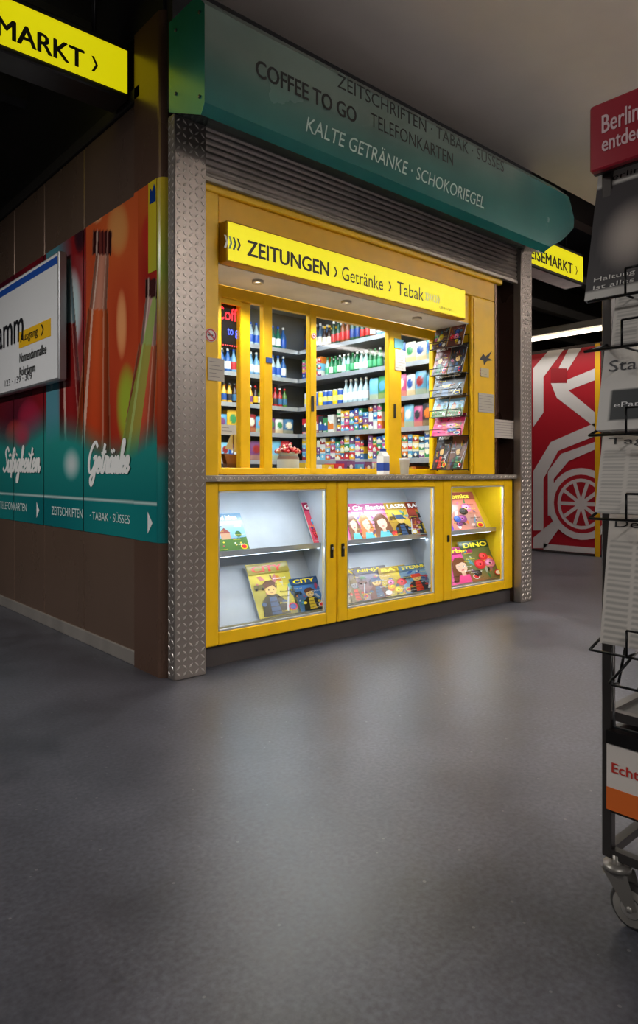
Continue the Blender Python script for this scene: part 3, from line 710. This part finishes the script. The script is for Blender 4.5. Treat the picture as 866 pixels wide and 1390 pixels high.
# lollipop jar on the sales counter
m=MB(); jx,jy=FX(391,.62),.62
jz=.985
m.lathe((jx,jy,jz),[(0,0),(.066,0),(.072,.008),(.074,.05),(.074,.11),(.068,.13),(.060,.14),(.066,.145),(.066,.155),(.0,.15)],18,[(120,130,135),(130,140,145),(150,170,180),(206,206,200),(150,120,116),(150,160,165),(190,190,186),(190,190,186),(130,40,36)],'plastic')
for i in range(120):
    a=R.uniform(0,6.28); r2=.082*math.sqrt(R.random()); zz=jz+.155+(.09-r2)*.9*R.uniform(.3,1)
    c=R.choice([(190,24,34),(206,36,44),(216,180,160),(170,16,26),(210,120,50),(140,20,30)])
    m.lathe((jx+r2*math.cos(a),jy+r2*math.sin(a),zz),[(0,-.012),(.010,-.007),(.012,0),(.010,.007),(0,.012)],8,c,'plastic')
m.build('lollipop_jar')
m=MB()
for (p,w,h,c) in ((410,.28,.05,(200,202,208)),(455,.26,.035,(50,90,160)),(492,.2,.05,(215,215,215))):
    x=FX(p,.5)
    for j in range(int(h/.008)):
        m.obox((x+R.uniform(-.006,.006),.46+R.uniform(-.004,.006),.986+j*.008),(w,0,0),(0,.08,0),(0,0,.007),blend(c,R.choice(PAL),.3 if j%2 else .0),'print')
m.build('newspaper_stacks')
# small sweets cartons lined up behind the glass
m=MB(); x=FX(372,.66)+.22
for k in range(13):
    w_=R.uniform(.05,.09); h_=R.uniform(.06,.11)
    pack(m,(x,.60,.986),(1,0,0),(0,-1,0),w_,.12,h_,G(),G(),(235,230,220)); x+=w_+R.uniform(.008,.03)
    if x>2.4: break
m.build('counter_sweets_boxes')
m=MB()
x=FX(516,.3); m.box(x,x+.06,.27,.33,.994,1.12,(236,238,240),'print'); m.box(x-.001,x+.061,.269,.331,1.02,1.075,(30,70,160),'print')
m.face([(x,.27,1.12),(x+.06,.27,1.12),(x+.06,.30,1.155),(x,.30,1.155)],(236,238,240),'print'); m.face([(x,.33,1.12),(x+.06,.33,1.12),(x+.06,.30,1.155),(x,.30,1.155)],(226,228,230),'print')
m.face([(x,.27,1.12),(x,.33,1.12),(x,.30,1.155)],(220,224,228),'print'); m.box(x,x+.06,.298,.302,1.15,1.17,(30,70,160),'print')
m.build('milk_carton')
m=MB(); x=FX(549,.28); m.lathe((x,.28,.993),[(0,0),(.028,0),(.036,.10),(.039,.103),(.039,.112),(.036,.114),(.034,.108),(0,.108)],16,[(200,200,196),(202,196,180),(210,210,210),(210,210,210),(210,210,210),(60,36,22),(60,36,22)],'plastic'); m.build('paper_cup')
m=MB(); x=FX(303,.48)+.02
m.box(x+.02,x+.15,.50,.54,.985,1.06,(120,76,44),'paint')
m.face([(x,.50,1.12),(x+.02,.50,1.06),(x+.15,.50,1.06),(x+.18,.50,1.11)],(150,92,50),'paint'); m.face([(x,.54,1.12),(x+.02,.54,1.06),(x+.15,.54,1.06),(x+.18,.54,1.11)],(130,80,44),'paint')
m.face([(x,.50,1.12),(x+.18,.50,1.11),(x+.18,.54,1.11),(x,.54,1.12)],(170,110,60),'paint')
m.cyl((x+.08,.52,1.06),(x+.08,.52,1.29),.003,6,(120,80,50)); m.face([(x+.085,.52,1.13),(x+.16,.52,1.14),(x+.085,.52,1.28)],(205,195,170),'print'); m.face([(x+.075,.52,1.14),(x+.02,.52,1.15),(x+.075,.52,1.26)],(205,195,170),'print')
m.build('model_sailing_boat')
# ---------------------------------------------------------------- wall magazine rack on pier
m=MB(); RX=2.44
rows=[(437,472,(84,70,66),(120,70,60),'Welt','mix'),(468,508,(130,54,50),(60,60,70),'STADT','hero'),(508,538,(36,36,40),(70,56,40),'Speneke','hero'),(536,566,(76,84,94),(130,100,60),'Magazin','scene'),(563,592,(214,50,110),(210,70,120),'Berlin','mix'),(590,636,(50,42,46),(120,80,60),'Kultur','hero')]
ya,yb=.375,.095
for i,(t_,b_,ba,ac,ti,kd) in enumerate(rows):
    z1=SZ(618,t_,RX); z0=SZ(618,b_,RX); 
    if ti=='Kultur': z0=1.03
    Lh=(z1-z0)*1.12; V=Vector((.35,0,1)).normalized()
    half=(ya-yb)/2-.006
    if ti in('Speneke','Berlin'): cover(m,(RX-.045,ya,z0),(0,-1,0),V,half*2+.01,Lh,50+i*3,ba,ac,ti,(245,240,235),N=(-.94,0,.33),kind=kd)
    else:
        for q in range(2): cover(m,(RX-.045,ya-q*(half+.01),z0),(0,-1,0),V,half,Lh,50+i*3+q,ba if q==0 else tuple(v*.85 for v in ac),ac,ti if q==0 else None,(245,240,235),N=(-.94,0,.33),kind=kd)
    m.tube([(RX-.06,ya+.005,z0),(RX-.06,yb-.005,z0),(RX-.06,yb-.005,z0+.05),(RX-.06,ya+.005,z0+.05),(RX-.06,ya+.005,z0)],.003,(24,24,26),'metal')
    m.tube([(RX-.06,yb-.005,z0),(2.476,yb-.005,z0)],.003,(24,24,26),'metal'); m.tube([(RX-.06,ya+.005,z0),(2.476,ya+.005,z0)],.003,(24,24,26),'metal')
for y in (ya+.005,yb-.005,(ya+yb)/2): m.tube([(2.472,y,1.02),(2.472,y,2.02)],.004,(24,24,26),'metal')
m.tube([(2.472,ya,2.02),(2.472,yb,2.02)],.004,(24,24,26),'metal')
m.build('wall_magazine_rack')
def plate(m,px0,px1,y0p,y1p,y,col,lines=True,mat='print'):
    x0,x1=FX(px0,y),FX(px1,y); z1,z0=FZ(px0,y0p,y),FZ(px0,y1p,y)
    m.box(x0,x1,y-.004,y,z0,z1,col,mat)
    if lines:
        n=max(2,int((z1-z0)/.018))
        for k in range(1,n): zz=z0+(z1-z0)*k/n; m.box(x0+.008,x1-.01-.02*(k%3),y-.0046,y-.004,zz-.0012,zz+.0012,(110,110,110),'print')
m=MB()
plate(m,282,304,485,516,.058,(200,194,180)); plate(m,649,670,533,559,.069,(186,182,170)); plate(m,652,663,499,511,.069,(200,190,150))
plate(m,671,699,569,594,.07,(190,184,176)); plate(m,536,550,474,502,.398,(200,200,200)); plate(m,535,547,459,472,.398,(90,150,170),False)
plate(m,361,369,485,492,.398,(30,80,170),False)
plate(m,299,320,576,589,.41,(205,205,200))
m.build('notice_plates',K)
m=MB()
for (px,py,y,r_) in ((286,455,.0575,.035),(654,505,.0685,.03),(426,456,.397,.02)):
    x,z=FX(px,y),FZ(px,py,y); m.disc((x,y-.001,z),FU,FV,r_,(235,235,235)); m.disc((x,y-.002,z),FU,FV,r_*.92,(200,30,30),r0=r_*.72)
    m.obox((x-r_*.6,y-.003,z+r_*.5),(r_*1.1,0,-r_*1.1),(r_*.12,0,r_*.12),(0,.0004,0),(200,30,30)); m.box(x-r_*.5,x+r_*.4,y-.0022,y-.002,z-.004,z+.004,(30,30,30))
m.build('no_smoking_stickers',K)
m=MB(); y=.0685; P=[(651,488),(656,480),(659,484),(668,476),(663,486),(669,489),(661,490),(657,496),(656,489)]
m.face([(FX(a,y),y,FZ(a,b_,y)) for a,b_ in P],(20,18,16)); m.build('bird_decal',K)
# ---------------------------------------------------------------- mural with locomotive
m=MB(); X=6.30
m.box(X,X+.1,-4,2.6,0,2.58,(60,52,52),'matte')
def mp(pts,col,d): m.face([(X-d,SY(a,X),SZ(a,b_,X)) for a,b_ in pts],col,'print')
RED=(166,22,36); WH=(205,200,200)
m.face([(X-.004,2.3,.03),(X-.004,SY(816,X),.03),(X-.004,SY(816,X),2.54),(X-.004,2.3,2.54)],RED,'print')
mp([(724,500),(745,476),(766,474),(738,512),(738,560),(724,580)],WH,.006)
mp([(748,500),(770,500),(770,520),(748,520)],(140,20,30),.007)
mp([(772,474),(790,472),(760,520),(808,500),(808,516),(772,530),(808,560),(808,580),(756,540),(748,520)],WH,.006)
mp([(724,640),(748,600),(808,574),(808,592),(758,612),(738,650),(738,720),(724,720)],WH,.006)
mp([(724,730),(760,700),(760,716),(740,744),(724,744)],WH,.006)
mp([(744,640),(762,616),(808,600),(808,610),(772,626),(752,650),(752,700),(744,700)],WH,.0065)
wy,wz=SY(789,X),SZ(789,684,X)
m.disc((X-.0075,wy,wz),SU,SV,.44,RED,'print',32)
for r1,r0,c in ((.44,.36,WH),(.36,.31,RED),(.31,.27,WH)): m.disc((X-.008,wy,wz),SU,SV,r1,c,'print',32,r0=r0)
m.disc((X-.0085,wy,wz),SU,SV,.08,WH,'print',16)
for k in range(10):
    a=2*math.pi*k/10; d=Vector((0,-math.cos(a),math.sin(a))); e=Vector((0,math.sin(a),math.cos(a)))*.022; c=Vector((X-.008,wy,wz))
    m.face([c+d*.07-e,c+d*.28-e,c+d*.28+e,c+d*.07+e],WH,'print')
mp([(738,746),(812,752),(812,744),(738,738)],WH,.006)
mp([(808,467),(815,466),(815,757),(808,755)],(222,170,20),.009)
m.build('train_mural')
m=MB()
m.bbox(6.02,6.16,.2,2.9,2.72,2.8,(190,185,175),'paint',.01); m.cyl((6.09,.25,2.69),(6.09,2.85,2.69),.022,10,(255,240,215),'lamp')
for y in (.22,2.86): m.box(6.06,6.12,y,y+.03,2.66,2.73,(150,146,140),'paint')
for y in (.7,2.3): m.cyl((6.09,y,2.8),(6.09,y,3.94),.01,6,(40,40,40))
fl=m.build('fluorescent_light')
area('tube_light',(6.0,1.5,2.6),(0,math.radians(20),0),.1,2.5,20,(1,.95,.86),fl)
# ---------------------------------------------------------------- added out-of-view lamps (suspended, shining down and up) to brighten the hall
def lamp(name,x,y,z,L,power,up_,along='x',col=(1,.96,.92)):
    m=MB(); sx,sy=(L/2,.09) if along=='x' else (.09,L/2)
    m.bbox(x-sx,x+sx,y-sy,y+sy,z,z+.07,(200,196,188),'paint',.01)
    m.box(x-sx+.02,x+sx-.02,y-sy+.02,y+sy-.02,z-.012,z,(255,244,230),'lamp')
    zt_=3.4 if x>.05 else 3.95
    for s_ in (-.7,.7): m.cyl((x+sx*s_*(along=='x'),y+sy*s_*(along=='y'),z+.07),(x+sx*s_*(along=='x'),y+sy*s_*(along=='y'),zt_),.006,6,(60,60,60))
    ob=m.build(name)
    area(name+'_downlight',(x,y,z-.03),(0,0,0),sx*2,sy*2,power,col,ob)
    area(name+'_uplight',(x,y,z+.09),(math.pi,0,0),sx*2,sy*2,up_,col,ob)  # upward fill added to brighten the ceiling
lamp('ceiling_lamp',1.6,-4.0,2.80,2.4,78,160)
lamp('ceiling_lamp.001',-3.2,-4.6,2.95,2.4,58,20)
lamp('ceiling_lamp.002',-3.0,1.2,3.1,2.4,95,8,'y')  # added to light the passage wall
lamp('ceiling_lamp.003',5.6,-3.2,2.80,2.4,42,190,col=(1,.95,.9))
m=MB(); m.box(.8,2.4,1.2,1.4,2.6,2.62,(240,248,255),'lamp'); m.build('interior_lamp',K)
area('interior_light',(1.4,1.2,2.58),(0,0,0),2.2,1.2,85,(.9,.97,1),K)
# ---------------------------------------------------------------- newspaper display stand (foreground)
m=MB(); DK=(74,70,68); X0,X1=-.155,.20; Y0,Y1=-2.205,-2.68
def sq(x,y,z0,z1,w=.011): m.bbox(x-w,x+w,y-w,y+w,z0,z1,DK,'metal',.002)
for x in (X0,X1):
    for y in (Y0,Y1): sq(x,y,.14,1.70)
for z in (.15,.46,1.69):
    for x in (X0,X1): m.box(x-.01,x+.01,Y1,Y0,z-.01,z+.01,DK,'metal')
    for y in (Y0,Y1): m.box(X0,X1,y-.01,y+.01,z-.01,z+.01,DK,'metal')
m.box(X0,X1,Y1,Y0,.455,.462,(40,38,38),'metal')
for x in (X0+.0,X1-.0):
    for y in (Y0-.02,Y1+.02):
        m.cyl((x,y,.10),(x,y,.15),.012,10,(150,146,140),'metal'); m.lathe((x,y,.118),[(0,0),(.03,0),(.03,.012),(0,.014)],14,(150,146,140),'metal')
        for s_ in (-.019,.019):
            m.face([(x+s_,y+.03,.12),(x+s_,y-.03,.12),(x+s_,y-.052,.052),(x+s_,y-.03,.045)],(140,136,130),'metal')
        m.lathe((x-.014,y-.035,.05),[(0,0),(.022,0),(.024,.002),(.040,.002),(.046,.006),(.05,.010),(.05,.018),(.046,.022),(.040,.026),(.024,.026),(.022,.028),(0,.028)],24,[(150,146,142),(80,80,80),(140,136,130),(60,58,56),(60,58,56),(56,54,52),(60,58,56),(60,58,56),(140,136,130),(80,80,80),(150,146,142)],'plastic',ax=(1,0,0))
        m.cyl((x-.022,y-.035,.05),(x+.022,y-.035,.05),.007,8,(170,166,160),'metal')
hx=-.20
hz0,hz1=SZ(800,235,hx),SZ(800,146,hx); hy=SY(800,hx)
m.bbox(hx,hx+.02,hy-.56,hy,hz0,hz1,(166,18,42),'paint',.004); m.box(hx+.02,hx+.03,hy-.56,hy,hz0,hz1,(70,60,58),'metal')
for yy in (hy-.1,hy-.46): m.box(hx+.02,X0+.01,yy-.01,yy+.01,hz0+.01,hz0+.03,DK,'metal'); 
for yy in (hy-.1,hy-.46): m.box(X0-.01,X0+.01,yy-.01,yy+.01,1.68,hz0+.03,DK,'metal')
ty=SY(817,hx); m.text('Berlin',(hx-.001,ty,SZ(817,182,hx)),SU,SV,.082,.040,(235,200,205),'print',.02)
m.text('entdecken',(hx-.001,ty,SZ(817,207,hx)),SU,SV,.135,.034,(235,200,205),'print',.02)
for k in range(9):
    m.box(hx-.0008,hx,ty-.2-k*.035,ty-.18-k*.035,hz0+.03,hz0+.05+.01*(k%4),(225,180,186),'print')
def paper(fn,pxl,yt,yb,x,w,nx,ny,tilt=.22,text=None):
    y=SY(pxl,x); z1,z0=SZ(pxl,yt,x),SZ(pxl,yb,x); V=Vector((tilt,0,1)).normalized()
    O=Vector((x-.5*tilt*(z1-z0),y,z0)); L=(z1-z0)
    N=Vector((-1,0,tilt)).normalized()
    m.obox(O-N*.0015,(0,-w,0),V*L,-N*.012,(215,212,206),'print')
    m.grid(O,SU,V,w,L,nx,ny,fn,'print')
    if text:
        for (st_,u,v,ww,hh,c) in text: m.text(st_,O+N*.0012+Vector((0,-u*w,0))+V*(v*L),SU,V,ww*w,hh*L,c,'print',.0)
    xx=x-.03-.5*tilt*L
    zz=z0-.012
    m.tube([(X0,Y0,zz+.03),(xx,Y0+.0,zz),(xx,Y1,zz),(X0,Y1,zz+.03)],.003,(30,30,32),'metal')
    for yy in (-.08,-.17,-.30,-.39): m.tube([(X0,Y0+yy,zz),(xx,Y0+yy,zz),(xx,Y0+yy,zz+.055),(xx,Y0+yy-.05,zz+.055),(xx,Y0+yy-.05,zz),(X0,Y0+yy-.05,zz)],.0025,(30,30,32),'metal')
def news(dark_top,sd):
    rr=random.Random(sd); pics=[(rr.uniform(.3,.7),rr.uniform(.1,.6),rr.uniform(.15,.3),rr.uniform(.12,.3)) for _ in range(2)]
    def fn(s,t):
        c=(206,200,192)
        if t<.80 and int(t*46)%2==0 and (s*5)%1>.12: c=(172,168,162)
        for a,b,w_,h_ in pics:
            if a<s<a+w_ and b<t<b+h_: c=(120,118,116)
        if dark_top and .83<t<.95 and .05<s<.9: c=dark_top
        return c
    return fn
paper(lambda s,t:(206,202,196) if (t>.88 or t<.06) else blend((64,60,62),(190,178,168),max(0,1-((s-.3)/.25)**2-((t-.45)/.3)**2)),803,229,412,-.185,.30,24,40,text=[('Berliner Zeitung',.05,.905,.8,.06,(30,30,34)),('Haltung',.06,.12,.3,.045,(230,226,220)),('ist alles',.06,.07,.3,.035,(230,226,220))])
paper(news((60,60,64),2),835,358,470,-.215,.27,60,60,text=[('Wochenblatt',.06,.86,.85,.08,(20,20,22))])
paper(lambda s,t:(214,210,204) if not(.08<s<.5 and .12<t<.5) else (40,44,46),815,472,585,-.195,.29,40,40,text=[('Stadtblatt',.05,.72,.7,.14,(60,60,64)),('ePaper',.12,.25,.3,.08,(230,230,230))])
paper(news(None,3),813,587,695,-.195,.29,60,60,text=[('Tagesblatt',.05,.84,.8,.11,(24,24,26))])
paper(news(None,4),821,696,870,-.19,.29,70,90,tilt=.16,text=[('Der Morgen',.05,.88,.8,.08,(24,24,26))])
for zz,dx in ((.47,.10),(.56,.11)):
    m.tube([(X0,Y0-.01,zz+.06),(X0-dx,Y0-.06,zz),(X0-dx,Y1+.06,zz),(X0,Y1,zz+.06)],.003,(28,28,30),'metal')
for yy in (Y0-.05,Y0-.11,Y0-.2,Y0-.3): m.tube([(X0-.01,yy,.66),(X0-.06,yy,.55),(X0-.1,yy,.56),(X0-.1,yy-.03,.60),(X0-.04,yy-.03,.62)],.003,(28,28,30),'metal')
x=-.175; y=Y0-.005; z1,z0=SZ(836,1012,x),SZ(836,1102,x)
m.box(x,x+.01,y-.44,y,z0,z1,(224,216,208),'print'); m.box(x-.001,x,y-.44,y,z0,z0+.05,(226,110,40),'print')
m.text('Echt Berlin',(x-.0015,y-.012,z0+.085),SU,SV,.15,.022,(200,50,40),'print',.015)
m.box(x-.004,x+.30,y-.45,y,z1+.002,z1+.03,(36,34,34),'metal'); m.box(x+.01,x+.30,y-.44,y,z0-.01,z0,(60,56,54),'metal')
m.build('newspaper_display_stand')
# ---------------------------------------------------------------- world + camera
w=bpy.data.worlds.new('station_ambient'); scene.world=w; w.use_nodes=True
w.node_tree.nodes['Background'].inputs[0].default_value=(.5,.55,.7,1); w.node_tree.nodes['Background'].inputs[1].default_value=.05
cam=bpy.data.cameras.new('camera'); co=bpy.data.objects.new('camera',cam); scene.collection.objects.link(co)
cam.sensor_fit='VERTICAL'; cam.sensor_height=36; cam.lens=36*FPX/1390; cam.shift_y=-52/1390; cam.clip_start=.02
co.location=(CX,CY,CZ); co.rotation_euler=(math.pi/2,0,-math.atan2(.664,.7477))
scene.camera=co
